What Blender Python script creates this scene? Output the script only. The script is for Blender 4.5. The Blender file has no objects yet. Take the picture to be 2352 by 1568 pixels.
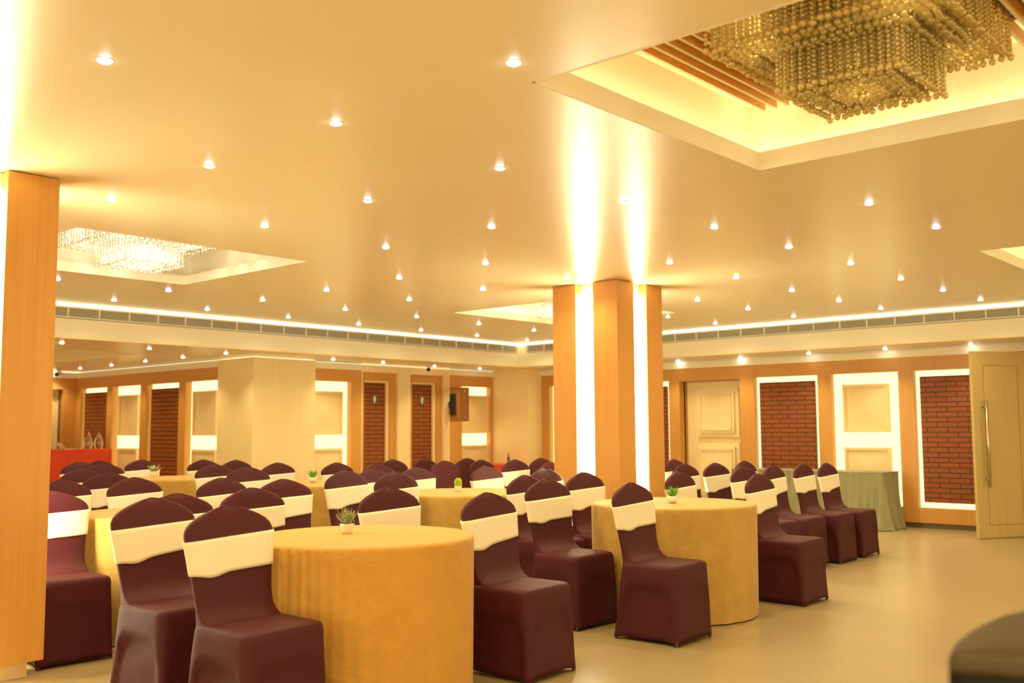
import bpy, bmesh, math, random
from mathutils import Vector, Matrix
random.seed(7)
S = bpy.context.scene
COL = S.collection
PI = math.pi

# ---------------------------------------------------------------- materials
def new_mat(name):
    m = bpy.data.materials.new(name); m.use_nodes = True
    nt = m.node_tree; nt.nodes.clear()
    out = nt.nodes.new('ShaderNodeOutputMaterial')
    return m, nt, out

def principled(name, col, rough=.5, metal=0, spec=.5, sheen=0, trans=0, coat=0):
    m, nt, out = new_mat(name)
    b = nt.nodes.new('ShaderNodeBsdfPrincipled')
    b.inputs['Base Color'].default_value = (*col, 1)
    b.inputs['Roughness'].default_value = rough
    b.inputs['Metallic'].default_value = metal
    b.inputs['Specular IOR Level'].default_value = spec
    b.inputs['Sheen Weight'].default_value = sheen
    b.inputs['Transmission Weight'].default_value = trans
    b.inputs['Coat Weight'].default_value = coat
    nt.links.new(b.outputs[0], out.inputs[0])
    return m, nt, b

def texcoord(nt, scale=(1, 1, 1), kind='Object'):
    tc = nt.nodes.new('ShaderNodeTexCoord'); mp = nt.nodes.new('ShaderNodeMapping')
    mp.inputs['Scale'].default_value = scale
    nt.links.new(tc.outputs[kind], mp.inputs[0])
    return mp

def noise(nt, vec, scale, detail=3, rough=.5):
    n = nt.nodes.new('ShaderNodeTexNoise')
    n.inputs['Scale'].default_value = scale; n.inputs['Detail'].default_value = detail
    n.inputs['Roughness'].default_value = rough
    nt.links.new(vec.outputs[0], n.inputs['Vector'])
    return n

def ramp(nt, src, stops):
    r = nt.nodes.new('ShaderNodeValToRGB')
    el = r.color_ramp.elements
    while len(el) < len(stops): el.new(.5)
    for e, (p, c) in zip(el, stops):
        e.position = p; e.color = (*c, 1)
    nt.links.new(src, r.inputs[0])
    return r

def bump(nt, src, b, strength=.3, dist=.01):
    n = nt.nodes.new('ShaderNodeBump')
    n.inputs['Strength'].default_value = strength; n.inputs['Distance'].default_value = dist
    nt.links.new(src, n.inputs['Height']); nt.links.new(n.outputs[0], b.inputs['Normal'])
    return n

def wood(name, c1, c2, rough=.4, spec=.4, sc=(60, 60, 1.2)):
    m, nt, b = principled(name, c1, rough, spec=spec)
    mp = texcoord(nt, sc)
    n = noise(nt, mp, 1.0, 4, .6)
    r = ramp(nt, n.outputs[0], [(.3, c1), (.7, c2)])
    nt.links.new(r.outputs[0], b.inputs['Base Color'])
    return m

def emis(name, col, strength, sampled=True):
    m, nt, out = new_mat(name)
    e = nt.nodes.new('ShaderNodeEmission')
    e.inputs[0].default_value = (*col, 1); e.inputs[1].default_value = strength
    nt.links.new(e.outputs[0], out.inputs[0])
    if not sampled: m.cycles.emission_sampling = 'NONE'
    return m

WARM = (1.0, .80, .42)
M = {}
M['wood'] = wood('orange_laminate', (.64, .325, .085), (.58, .285, .07), .38, .35)
M['beige_wood'] = wood('beige_laminate', (.92, .75, .42), (.86, .68, .36), .5, .3, (90, 90, 1.0))
M['door_wood'] = wood('door_laminate', (.62, .47, .20), (.56, .41, .165), .42, .35, (30, 30, 1.5))
M['skirt'] = principled('dark_skirting', (.16, .12, .05), .5)[0]
M['paint'] = principled('cream_paint', (.89, .83, .64), .6)[0]
M['tray_paint'] = principled('tray_paint', (.88, .82, .66), .55)[0]
# ceiling: satin laminate, faint brushed streaks
m, nt, b = principled('satin_ceiling', (.86, .70, .44), .24, spec=.5)
mp = texcoord(nt, (3, 3, 1)); n = noise(nt, mp, 1.0, 3)
mp2 = texcoord(nt, (28, 5, 1)); n2 = noise(nt, mp2, 1.0, 3)
r = ramp(nt, n.outputs[0], [(.3, (.87, .75, .46)), (.7, (.89, .77, .49))])
nt.links.new(r.outputs[0], b.inputs['Base Color'])
b.inputs['Roughness'].default_value = .28
M['ceiling'] = m
# floor tiles
m, nt, b = principled('floor_tile', (.6, .47, .3), .3, spec=.45)
mp = texcoord(nt, (1, 1, 1))
br = nt.nodes.new('ShaderNodeTexBrick')
br.offset = 0; br.inputs['Scale'].default_value = 1
br.inputs['Brick Width'].default_value = .8; br.inputs['Row Height'].default_value = .8
br.inputs['Mortar Size'].default_value = .003; br.inputs['Mortar Smooth'].default_value = .3
br.inputs['Color1'].default_value = (.42, .325, .175, 1); br.inputs['Color2'].default_value = (.405, .31, .165, 1)
br.inputs['Mortar'].default_value = (.32, .24, .14, 1)
nt.links.new(mp.outputs[0], br.inputs['Vector'])
n = noise(nt, mp, 1.6, 5, .6)
mx = nt.nodes.new('ShaderNodeMixRGB'); mx.blend_type = 'MULTIPLY'; mx.inputs[0].default_value = .25
rp = ramp(nt, n.outputs[0], [(.3, (.78, .76, .72)), (.7, (1, 1, 1))])
nt.links.new(br.outputs[0], mx.inputs[1]); nt.links.new(rp.outputs[0], mx.inputs[2])
nt.links.new(mx.outputs[0], b.inputs['Base Color'])
M['floor'] = m

def brickmat(name, axis):
    m, nt, b = principled(name, (.4, .12, .04), .55, spec=.4)
    tc = nt.nodes.new('ShaderNodeTexCoord'); sp = nt.nodes.new('ShaderNodeSeparateXYZ'); cb = nt.nodes.new('ShaderNodeCombineXYZ')
    nt.links.new(tc.outputs['Object'], sp.inputs[0])
    nt.links.new(sp.outputs[axis], cb.inputs[0]); nt.links.new(sp.outputs[2], cb.inputs[1])
    br = nt.nodes.new('ShaderNodeTexBrick'); br.inputs['Scale'].default_value = 1
    br.inputs['Brick Width'].default_value = .252; br.inputs['Row Height'].default_value = .0635
    br.inputs['Mortar Size'].default_value = .0065; br.inputs['Mortar Smooth'].default_value = .1
    br.inputs['Color1'].default_value = (.30, .080, .017, 1); br.inputs['Color2'].default_value = (.265, .068, .015, 1)
    br.inputs['Mortar'].default_value = (.05, .02, .007, 1)
    nt.links.new(cb.outputs[0], br.inputs['Vector']); nt.links.new(br.outputs[0], b.inputs['Base Color'])
    bump(nt, br.outputs[1], b, -.6, .006)
    return m
M['brick_y'] = brickmat('brick_cladding_y', 1)
M['brick_x'] = brickmat('brick_cladding_x', 0)
M['pad'] = wood('padded_panel_veneer', (.88, .70, .38), (.82, .64, .33), .5, .3, (50, 50, 2))
# fabrics
m, nt, b = principled('maroon_spandex', (.070, .0090, .0145), .6, spec=.28, sheen=0)
b.inputs['Sheen Tint'].default_value = (.8, .3, .3, 1)
mp = texcoord(nt, (1, 1, 1)); n = noise(nt, mp, 7, 2); bump(nt, n.outputs[0], b, .25, .02)
M['maroon'] = m
m, nt, b = principled('cream_satin_sash', (.84, .76, .58), .6, spec=.3)
mp = texcoord(nt, (1, 1, 1)); n = noise(nt, mp, 9, 2); bump(nt, n.outputs[0], b, .2, .015)
M['cream'] = m
def clothmat(name, c1, c2):
    m, nt, b = principled(name, c1, .65, spec=.25, sheen=.15)
    mp = texcoord(nt, (1, 1, 1)); n = noise(nt, mp, 5, 5, .6)
    r = ramp(nt, n.outputs[0], [(.3, c1), (.7, c2)]); nt.links.new(r.outputs[0], b.inputs['Base Color'])
    n2 = noise(nt, mp, 9, 5, .6); bump(nt, n2.outputs[0], b, .6, .02)
    return m
M['gold_cloth'] = clothmat('gold_linen', (.64, .335, .065), (.58, .30, .05))
M['gold_cloth2'] = clothmat('gold_linen_pale', (.57, .355, .09), (.47, .28, .06))
M['green_cloth'] = clothmat('sage_satin', (.33, .31, .175), (.26, .25, .135))
M['red_cloth'] = clothmat('red_cloth', (.76, .08, .03), (.64, .055, .02))
M['white_pot'] = principled('white_ceramic', (.85, .78, .62), .35)[0]
M['grass'] = principled('green_leaf', (.16, .42, .03), .5)[0]
M['lime'] = principled('lime_leaf', (.45, .55, .03), .5)[0]
M['sage'] = principled('sage_leaf', (.33, .36, .17), .6)[0]
M['soil'] = principled('soil', (.08, .05, .02), .9)[0]
M['metal'] = principled('brushed_steel', (.62, .52, .36), .28, 1)[0]
M['darkmetal'] = principled('dark_metal', (.12, .10, .06), .4, .8)[0]
M['black'] = principled('black_plastic', (.02, .018, .012), .45)[0]
M['case_lit'] = principled('case_lit_top', (.052, .034, .008), .45, spec=.4)[0]  # case top: the light falling on it is put into the colour
M['case_shaded'] = principled('case_shaded_side', (.006, .004, .001), .6, spec=.15)[0]  # side of the same case, its shade put into the colour
M['brown_box'] = wood('speaker_veneer', (.36, .15, .035), (.30, .12, .03), .45)
M['grille'] = principled('vent_aluminium', (.52, .48, .38), .5, 0)[0]
M['vent_dark'] = principled('vent_shadow', (.05, .042, .028), .8)[0]
M['slat'] = wood('slat_wood', (.86, .50, .14), (.78, .43, .11), .4)
M['trim_white'] = principled('white_trim', (.86, .82, .74), .4)[0]
M['paper'] = principled('white_paper', (.85, .82, .75), .7)[0]
M['strip'] = emis('tube_light', (1.0, .90, .58), 12.0)
M['niche_glow'] = emis('niche_lightbox', (1.0, .84, .37), .88)
M['cove'] = emis('cove_strip', (1.0, .88, .55), 6.0)
M['soft_cove'] = emis('soft_cove_strip', (1.0, .84, .48), .7)
M['tray_cove'] = emis('tray_led', (1.0, .82, .46), 6.0)
M['bulb'] = emis('downlight_lens', (1.0, .94, .96), 14, sampled=False)
M['chand_bulb'] = emis('chandelier_bulb', (1.0, .88, .66), 40)
M['gold_plate'] = principled('gold_plate', (.75, .52, .15), .25, 1)[0]
def crystal(name, tint, body):
    m, nt, out = new_mat(name)
    g = nt.nodes.new('ShaderNodeBsdfGlossy'); g.inputs[0].default_value = (*tint, 1); g.inputs['Roughness'].default_value = .06
    rf = nt.nodes.new('ShaderNodeBsdfRefraction'); rf.inputs[0].default_value = (*tint, 1); rf.inputs['IOR'].default_value = 1.4; rf.inputs['Roughness'].default_value = .02
    tl = nt.nodes.new('ShaderNodeBsdfTranslucent'); tl.inputs[0].default_value = (*body, 1)
    df = nt.nodes.new('ShaderNodeBsdfDiffuse'); df.inputs[0].default_value = (*body, 1)
    m1 = nt.nodes.new('ShaderNodeMixShader'); m1.inputs[0].default_value = .35
    m2 = nt.nodes.new('ShaderNodeMixShader'); m2.inputs[0].default_value = .5
    m3 = nt.nodes.new('ShaderNodeMixShader'); m3.inputs[0].default_value = .58
    nt.links.new(tl.outputs[0], m1.inputs[1]); nt.links.new(df.outputs[0], m1.inputs[2])
    nt.links.new(rf.outputs[0], m2.inputs[1]); nt.links.new(g.outputs[0], m2.inputs[2])
    nt.links.new(m2.outputs[0], m3.inputs[1]); nt.links.new(m1.outputs[0], m3.inputs[2])
    nt.links.new(m3.outputs[0], out.inputs[0])
    return m
M['crystal'] = crystal('room_lit_crystal', (1, .90, .55), (1, .82, .38))  # clear beads; warm room light put into the tint
M['crystal_white'] = crystal('clear_crystal', (1, .98, .92), (.98, .95, .85))
m, nt, b = principled('clear_glass', (.95, .85, .6), .05, spec=.6, trans=.9)
M['glass'] = m

# ---------------------------------------------------------------- mesh helpers
def obj(name, bm, mat, parent=None, smooth=False, loc=None):
    me = bpy.data.meshes.new(name); bm.normal_update(); bm.to_mesh(me); bm.free()
    if smooth:
        for p in me.polygons: p.use_smooth = True
    if not isinstance(mat, (list, tuple)): mat = [mat]
    for x in mat: me.materials.append(x)
    o = bpy.data.objects.new(name, me); COL.objects.link(o)
    if parent: o.parent = parent
    if loc: o.location = loc
    return o

def thing(name, label, cat, loc=(0, 0, 0), rz=0, group=None, kind=None):
    o = bpy.data.objects.new(name, None); COL.objects.link(o)
    o.empty_display_size = .1
    o.location = loc; o.rotation_euler = (0, 0, rz)
    return tag(o, label, cat, group, kind)

def tag(o, label=None, cat=None, group=None, kind=None):
    if label: o['label'] = label
    if cat: o['category'] = cat
    if group: o['group'] = group
    if kind: o['kind'] = kind
    return o

def box(bm, x0, x1, y0, y1, z0, z1):
    x0, x1 = min(x0, x1), max(x0, x1); y0, y1 = min(y0, y1), max(y0, y1); z0, z1 = min(z0, z1), max(z0, z1)
    v = [bm.verts.new((x, y, z)) for z in (z0, z1) for y in (y0, y1) for x in (x0, x1)]
    for f in ((0, 2, 3, 1), (4, 5, 7, 6), (0, 1, 5, 4), (2, 6, 7, 3), (0, 4, 6, 2), (1, 3, 7, 5)):
        bm.faces.new([v[i] for i in f])

def boxes(lst):
    bm = bmesh.new()
    for b in lst: box(bm, *b)
    return bm

def bevel(bm, w, seg=2):
    bmesh.ops.bevel(bm, geom=bm.edges[:], offset=w, segments=seg, affect='EDGES', clamp_overlap=True)
    return bm

def loft(bm, rings, cap0=True, cap1=True):
    vs = [[bm.verts.new(p) for p in r] for r in rings]
    n = len(vs[0])
    for a, b in zip(vs, vs[1:]):
        for i in range(n):
            j = (i + 1) % n
            bm.faces.new((a[i], a[j], b[j], b[i]))
    if cap0: bm.faces.new(vs[0][::-1])
    if cap1: bm.faces.new(vs[-1])
    return vs

def lathe(bm, prof, n=24, c=(0, 0, 0), cap0=True, cap1=True):
    rings = [[(c[0] + r * math.cos(2 * PI * i / n), c[1] + r * math.sin(2 * PI * i / n), c[2] + z) for i in range(n)] for r, z in prof]
    return loft(bm, rings, cap0, cap1)

def tube(bm, p0, p1, r, n=10, r1=None):
    p0 = Vector(p0); p1 = Vector(p1); d = (p1 - p0).normalized()
    a = d.orthogonal().normalized(); b = d.cross(a)
    r1 = r if r1 is None else r1
    loft(bm, [[p + (a * math.cos(2 * PI * i / n) + b * math.sin(2 * PI * i / n)) * rr for i in range(n)] for p, rr in ((p0, r), (p1, r1))])

def sgn(v): return -1 if v < 0 else 1
def superring(a, y0, y1, z, n, e):
    cy = (y0 + y1) / 2; b = (y1 - y0) / 2; out = []
    for i in range(n):
        t = 2 * PI * (i + .5) / n
        c, s = math.cos(t), math.sin(t)
        out.append([a * sgn(c) * abs(c) ** (2 / e), cy + b * sgn(s) * abs(s) ** (2 / e), z])
    return out

# ---------------------------------------------------------------- setting
ZC, ZL = 2.66, 2.285
XF, YF = 12.2, 10.77          # drop faces
XR, YB, XA, YE = 12.95, 11.72, 7.68, 16.77
BIG = (2.95, 4.83, .62, 2.52); LEFT = (3.0, 4.93, 6.64, 8.57); MID = (8.31, 10.2, 6.45, 8.37); RIGHT = (8.27, 10.2, .5, 2.44)

def slab_with_holes(x0, x1, y0, y1, z0, z1, holes):
    xs = sorted({x0, x1, *[h[0] for h in holes], *[h[1] for h in holes]})
    ys = sorted({y0, y1, *[h[2] for h in holes], *[h[3] for h in holes]})
    bm = bmesh.new()
    for a, b in zip(xs, xs[1:]):
        for c, d in zip(ys, ys[1:]):
            mx, my = (a + b) / 2, (c + d) / 2
            if any(h[0] < mx < h[1] and h[2] < my < h[3] for h in holes): continue
            # only the lower skin + hole rims
            v = [bm.verts.new(p) for p in ((a, c, z0), (a, d, z0), (b, d, z0), (b, c, z0))]
            bm.faces.new(v)
            v = [bm.verts.new(p) for p in ((a, c, z1), (b, c, z1), (b, d, z1), (a, d, z1))]
            bm.faces.new(v)
    return bm
bmf = boxes([(-4, 14, -4, 17.6, -.1, 0)])
tag(obj('floor', bmf, M['floor']), kind='structure')
tag(obj('ceiling', slab_with_holes(-4, XF, -4, YF, ZC, ZC + .012, [BIG, LEFT, MID, RIGHT]), M['ceiling']), kind='structure')
# low ceiling around the far side (L-shaped) with a recess in the alcove
LT = (2.2, 6.44, 12.2, 16.0)
bm = bmesh.new()
for (a, b, c, d) in ((0, 14, YF, LT[2]), (0, LT[0], LT[2], LT[3]), (LT[1], 8.0, LT[2], LT[3]), (0, 8.0, LT[3], 17.6), (XF, 14, -4, YF)):
    box(bm, a, b, c, d, ZL, ZL + .02)
tag(obj('ceiling_lower', bm, M['ceiling']), kind='structure')
bm = boxes([(LT[0], LT[1], LT[2], LT[2] + .02, ZL + .02, ZL + .25), (LT[0], LT[1], LT[3] - .02, LT[3], ZL + .02, ZL + .25), (LT[0], LT[0] + .02, LT[2], LT[3], ZL + .02, ZL + .25),
            (LT[1] - .02, LT[1], LT[2], LT[3], ZL + .02, ZL + .25), (LT[0], LT[1], LT[2], LT[3], ZL + .25, ZL + .27)])
tag(obj('ceiling_recess', bm, M['ceiling']), kind='structure')
# drop faces
bm = boxes([(0, XF + .12, YF, YF + .12, ZL + .02, 2.505), (0, XF + .12, YF, YF + .12, 2.64, 3.2), (12.182, XF + .12, YF, YF + .12, 2.505, 2.64), (0, XF, YF + .10, YF + .12, 2.505, 2.64)])
tag(obj('ceiling_drop_back', bm, M['paint']), kind='structure')
bm = boxes([(XF, XF + .12, -4, YF, ZL + .02, 2.505), (XF, XF + .12, -4, YF, 2.64, 3.2), (XF, XF + .12, 10.58, YF, 2.505, 2.64), (XF + .10, XF + .12, -4, YF, 2.505, 2.64)])
tag(obj('ceiling_drop_right', bm, M['paint']), kind='structure')

# trays
def tray(h, name, zin, ztop, cove, o=.11):
    x0, x1, y0, y1 = h
    t = thing(name, None, None, ((x0 + x1) / 2, (y0 + y1) / 2, 0), kind='structure')
    cx, cy = (x0 + x1) / 2, (y0 + y1) / 2
    L = [b for b in (
        (x0 - cx, x1 - cx, y1 - cy - .012, y1 - cy, ZC - .001, zin), (x0 - cx, x1 - cx, y0 - cy, y0 - cy + .012, ZC - .001, zin),
        (x0 - cx, x0 - cx + .012, y0 - cy, y1 - cy, ZC - .001, zin), (x1 - cx - .012, x1 - cx, y0 - cy, y1 - cy, ZC - .001, zin))]
    obj('tray_lip', boxes(L), M['tray_paint'], t)
    a0, a1, b0, b1 = x0 - cx - o, x1 - cx + o, y0 - cy - o, y1 - cy + o
    w = .015
    L = [(a0 - w, a1 + w, b1, b1 + w, ZC + .013, ztop), (a0 - w, a1 + w, b0 - w, b0, ZC + .013, ztop), (a0 - w, a0, b0, b1, ZC + .013, ztop), (a1, a1 + w, b0, b1, ZC + .013, ztop),
         (a0 - w, a1 + w, b0 - w, b1 + w, ztop, ztop + .02)]
    obj('tray_upper', boxes(L), M['tray_paint'], t)
    if cove:
        k = .055
        c0, c1, d0, d1 = x0 - cx - k, x1 - cx + k, y0 - cy - k, y1 - cy + k
        z0, z1 = ZC + .02, ZC + .04
        r = .012
        L = [(c0, c1, d1 - r, d1 + r, z0, z1), (c0, c1, d0 - r, d0 + r, z0, z1), (c0 - r, c0 + r, d0, d1, z0, z1), (c1 - r, c1 + r, d0, d1, z0, z1)]
        obj('led_strip', boxes(L), M[cove], t)
    return t
tray(BIG, 'ceiling_tray', 2.758, 3.06, 'tray_cove')
tray(LEFT, 'ceiling_tray', 2.745, 3.0, None)
tray(MID, 'ceiling_tray', 2.745, 3.0, 'tray_cove')
tray(RIGHT, 'ceiling_tray', 2.75, 3.06, 'tray_cove')

# walls: local wall frames (u along, w into wall, z)
def frame(kind):
    if kind == 'R': return lambda u0, u1, w0, w1, z0, z1: (XR + w0, XR + w1, u0, u1, z0, z1)
    if kind == 'A': return lambda u0, u1, w0, w1, z0, z1: (XA + w0, XA + w1, u0, u1, z0, z1)
    if kind == 'B': return lambda u0, u1, w0, w1, z0, z1: (u0, u1, YB + w0, YB + w1, z0, z1)
    if kind == 'E': return lambda u0, u1, w0, w1, z0, z1: (u0, u1, YE + w0, YE + w1, z0, z1)
FR = {k: frame(k) for k in 'RABE'}
WT, WB = 2.172, .068
NZ0, NZ1 = .255, 1.992
def cladding(k, u0, u1, ops, name, th=.10):
    """wood cladding from u0 to u1 with openings (u0,u1,z0,z1)"""
    f = FR[k]; L = []; cur = u0
    for (a, b, z0, z1) in sorted(ops):
        if a > cur: L.append(f(cur, a, 0, th, WB, WT))
        if z0 > WB: L.append(f(a, b, 0, th, WB, z0))
        L.append(f(a, b, 0, th, z1, WT)); cur = b
    if cur < u1: L.append(f(cur, u1, 0, th, WB, WT))
    return L
# right wall
R_OPS = [(9.50, 10.45, NZ0, NZ1, 'p'), (8.36, 9.31, NZ0, NZ1, 'b'), (7.155, 8.17, 0, 1.978, 'd'), (5.965, 6.925, NZ0, NZ1, 'b'), (4.865, 5.775, NZ0, NZ1, 'p'), (3.70, 4.67, NZ0, NZ1, 'b')]
R_OPS[0] = (9.85, 10.73, NZ0, NZ1, 'p')
L = cladding('R', 3.30, 10.9, [o[:4] for o in R_OPS], 'w')
bm = boxes(L)
tag(obj('wall_right', bm, M['wood']), kind='structure')
tag(obj('wall_right_backing', boxes([FR['R'](3.3, 12.0, .34, .42, 0, ZL), FR['R'](3.3, 7.155, .125, .16, 0, ZL), FR['R'](8.17, 12.0, .125, .16, 0, ZL), FR['R'](-2, 2.2, 0, .1, 0, ZL), FR['R'](2.2, 3.3, 0, .1, 2.2, ZL)]), M['paint']), kind='structure')
tag(obj('baseboard_right', boxes([FR['R'](3.30, 7.155, .03, .1, 0, WB), FR['R'](8.17, 10.9, .03, .1, 0, WB)]), M['skirt']), kind='structure')
tag(obj('trim_right', boxes([FR['R'](3.3, 10.95, -.012, .12, WT, 2.26), FR['R'](3.3, 10.95, .02, .12, 2.26, ZL)]), M['paint']), kind='structure')
tag(obj('trim_door_reveal', boxes([FR['R'](8.17, 8.19, .10, .34, 0, 1.98), FR['R'](7.135, 7.155, .10, .34, 0, 1.98), FR['R'](7.155, 8.17, .10, .34, 1.978, 2.0)]), M['wood']), kind='structure')
# corner column, beige
tag(obj('wall_corner_column', boxes([(12.62, XR + .12, 10.9, YB + .1, 0, ZL)]), M['beige_wood']), kind='structure')
# restroom wall (beige base wall with orange bays)
BW = .10
beige = [FR['B'](8.5, 9.74, .125, .2, 0, ZL), FR['B'](10.435, 10.70, .0, BW + .3, 0, 2.15), FR['B'](11.44, 11.575, .0, BW + .3, 0, 2.15),
         FR['B'](9.707, 11.575, .0, BW + .3, 2.15, ZL), FR['B'](11.575, 13.1, .125, .2, 0, ZL), FR['B'](9.707, 9.724, .0, BW + .3, 0, 2.15)]
tag(obj('wall_back', boxes(beige), M['beige_wood']), kind='structure')
L = cladding('B', 8.6, 9.707, [(8.63, 9.51, NZ0, NZ1)], 'w') + cladding('B', 11.62, 12.64, [(11.86, 12.56, NZ0, NZ1)], 'w')
L += [FR['B'](11.575, 11.62, 0, .1, WB, WT)]
tag(obj('wall_back_cladding', boxes(L), M['wood']), kind='structure')
tag(obj('trim_back', boxes([FR['B'](8.6, 9.707, -.012, .1, WT, 2.26), FR['B'](11.575, 12.64, -.012, .1, WT, 2.26)]), M['paint']), kind='structure')
# alcove wall A and far end wall
A_OPS = [(15.68, 16.61, NZ0, NZ1), (14.59, 15.49, NZ0, NZ1), (13.45, 14.40, NZ0, NZ1), (12.36, 13.26, NZ0, NZ1)]
tag(obj('wall_alcove', boxes(cladding('A', 12.28, YE, A_OPS, 'w')), M['wood']), kind='structure')
tag(obj('wall_alcove_backing', boxes([FR['A'](11.9, 16.95, .125, .18, 0, ZL)]), M['paint']), kind='structure')
tag(obj('trim_alcove', boxes([FR['A'](12.3, YE, -.012, .1, WT, 2.262)]), M['paint']), kind='structure')
tag(obj('wall_far', boxes([FR['E'](7.46, XA + .1, 0, .1, 0, WT), FR['E'](6.5, 7.46, 0, .1, 1.98, WT), FR['E'](0, 6.5, 0, .1, 0, WT)]), M['wood']), kind='structure')
tag(obj('trim_far', boxes([FR['E'](0, XA, -.012, .1, WT, 2.262)]), M['paint']), kind='structure')
tag(obj('baseboard_alcove', boxes([FR['A'](12.3, YE, .03, .1, 0, WB)]), M['skirt']), kind='structure')
for f_, u0, u1, lab in (('A', 12.3, YE, 'along the alcove wall'), ('E', 6.0, 7.66, 'on the far end wall of the alcove'), ('B', 8.64, 12.6, 'above the restroom doors')):
    tag(obj('cove_light', boxes([FR[f_](u0, u1, -.010, -.002, 2.264, 2.272)]), M['soft_cove']), 'soft light line on top of the cornice ' + lab, 'cove light')
# beige square column by the alcove
tag(obj('wall_beige_column', boxes([(7.6, 8.63, 11.43, 12.28, 0, ZL - .03)]), M['beige_wood']), kind='structure')
tag(obj('trim_column', boxes([(7.66, 8.6, 11.49, 12.28, ZL - .03, ZL)]), M['paint']), kind='structure')
tag(obj('cove_light', boxes([(7.61, 7.625, 11.44, 12.28, ZL - .028, ZL - .02), (7.61, 8.62, 11.44, 11.455, ZL - .028, ZL - .02)]), M['soft_cove']), 'thin hidden light line around the top of the beige square column', 'cove light')

# niches with light boxes, brick panels and pyramid panels
def niche(k, a, b, kind, lab):
    f = FR[k]
    c = (a + b) / 2
    o = obj('niche_light', boxes([f(a - .03, b + .03, .102, .1245, NZ0 - .03, NZ1 + .03)]), M['niche_glow'])
    tag(o, 'niche light box ' + lab, 'wall light', 'backlit wall niches')
    if kind == 'b':
        bx = bevel(boxes([f(a + .062, b - .062, .045, .085, NZ0 + .068, NZ1 - .075)]), .004, 1)
        o = obj('brick_panel', bx, M['brick_y'] if k in 'RA' else M['brick_x'])
        tag(o, 'backlit brick panel ' + lab, 'brick panel', 'backlit brick panels')
    else:
        for z0, z1, w in ((1.207, 1.845, 'upper'), (.375, 1.008, 'lower')):
            h = .31
            t = thing('square_wall_panel', '%s beige pyramid panel %s' % (w, lab), 'wall panel', group='pyramid wall panels')
            L = []
            e = .035
            for q in ((c - h, c - h + e, z0, z1), (c + h - e, c + h, z0, z1), (c - h + e, c + h - e, z0, z0 + e), (c - h + e, c + h - e, z1 - e, z1)):
                L.append(f(q[0], q[1], .03, .085, q[2], q[3]))
            obj('panel_frame', boxes(L), M['pad'], t)
            bm = bmesh.new()
            def P(u, w_, z):
                q = f(u, u, w_, w_, z, z); return (q[0], q[2], q[4])
            i = e
            cs = [P(c - h + i, .055, z0 + i), P(c + h - i, .055, z0 + i), P(c + h - i, .055, z1 - i), P(c - h + i, .055, z1 - i)]
            v = [bm.verts.new(p) for p in cs]; ap = bm.verts.new(P(c, .035, (z0 + z1) / 2))
            for q in range(4): bm.faces.new((v[q], v[(q + 1) % 4], ap))
            bk = [bm.verts.new(P(u, .08, z)) for u, z in ((c - h + i, z0 + i), (c + h - i, z0 + i), (c + h - i, z1 - i), (c - h + i, z1 - i))]
            bm.faces.new(bk[::-1])
            for q in range(4): bm.faces.new((bk[q], bk[(q + 1) % 4], v[(q + 1) % 4], v[q]))
            obj('pyramid_pad', bm, M['pad'], t)
niche('R', 9.85, 10.73, 'p', 'on the right wall just left of the big pillar')
niche('R', 8.36, 9.31, 'b', 'on the right wall half hidden by the big pillar')
niche('R', 5.965, 6.925, 'b', 'between the beige door and the lit square panels')
niche('R', 4.865, 5.775, 'p', 'above the sage green table')
niche('R', 3.70, 4.67, 'b', 'beside the open wooden door leaf')
niche('B', 8.63, 9.51, 'p', 'between the beige column and the first restroom door')
niche('B', 11.86, 12.56, 'p', 'behind the wall speaker')
niche('A', 15.68, 16.61, 'b', 'farthest into the left alcove')
niche('A', 14.59, 15.49, 'p', 'between the two alcove brick panels')
niche('A', 13.45, 14.40, 'b', 'nearer of the two in the left alcove')
niche('A', 12.36, 13.26, 'p', 'next to the beige column on its alcove side')

# beige stepped door in right wall
f = FR['R']
d = thing('door_1', None, None, kind='structure')
dw = .20
obj('door_leaf', boxes([f(7.16, 8.16, dw, dw + .05, .01, 1.972)]), M['beige_wood'], d)
for z0, z1 in ((1.14, 1.86), (.22, 1.055)):
    bm = bmesh.new()
    for i, (ins, w0) in enumerate(((0, .17), (.06, .15))):
        box(bm, *f(7.26 + ins, 7.98 - ins, dw - .045 - i * .04, dw - i * .045 + .001, z0 + ins, z1 - ins))
    u0, u1, a0, a1 = 7.26 + .1, 7.98 - .1, z0 + .1, z1 - .1
    for q in ((u0, u0 + .012, a0, a1), (u1 - .012, u1, a0, a1), (u0, u1, a0, a0 + .012), (u0, u1, a1 - .012, a1)):
        box(bm, *f(q[0], q[1], dw - .10, dw - .08, q[2], q[3]))
    obj('door_moulding', bm, M['beige_wood'], d)
    L = []
    for ins, w0, g_ in ((-.004, dw - .004, .008), (.056, dw - .048, .007), (.094, dw - .088, .006)):
        a_, b_, c_, e_ = 7.26 + ins, 7.98 - ins, z0 + ins, z1 - ins
        for q in ((a_, b_, c_, c_ + g_), (a_, b_, e_ - g_, e_), (a_, a_ + g_, c_, e_), (b_ - g_, b_, c_, e_)): L.append(f(q[0], q[1], w0, w0 + .003, q[2], q[3]))
    obj('moulding_shadow_line', boxes(L), M['door_wood'], d)  # darker strips put in for the shade around the mouldings
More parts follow.
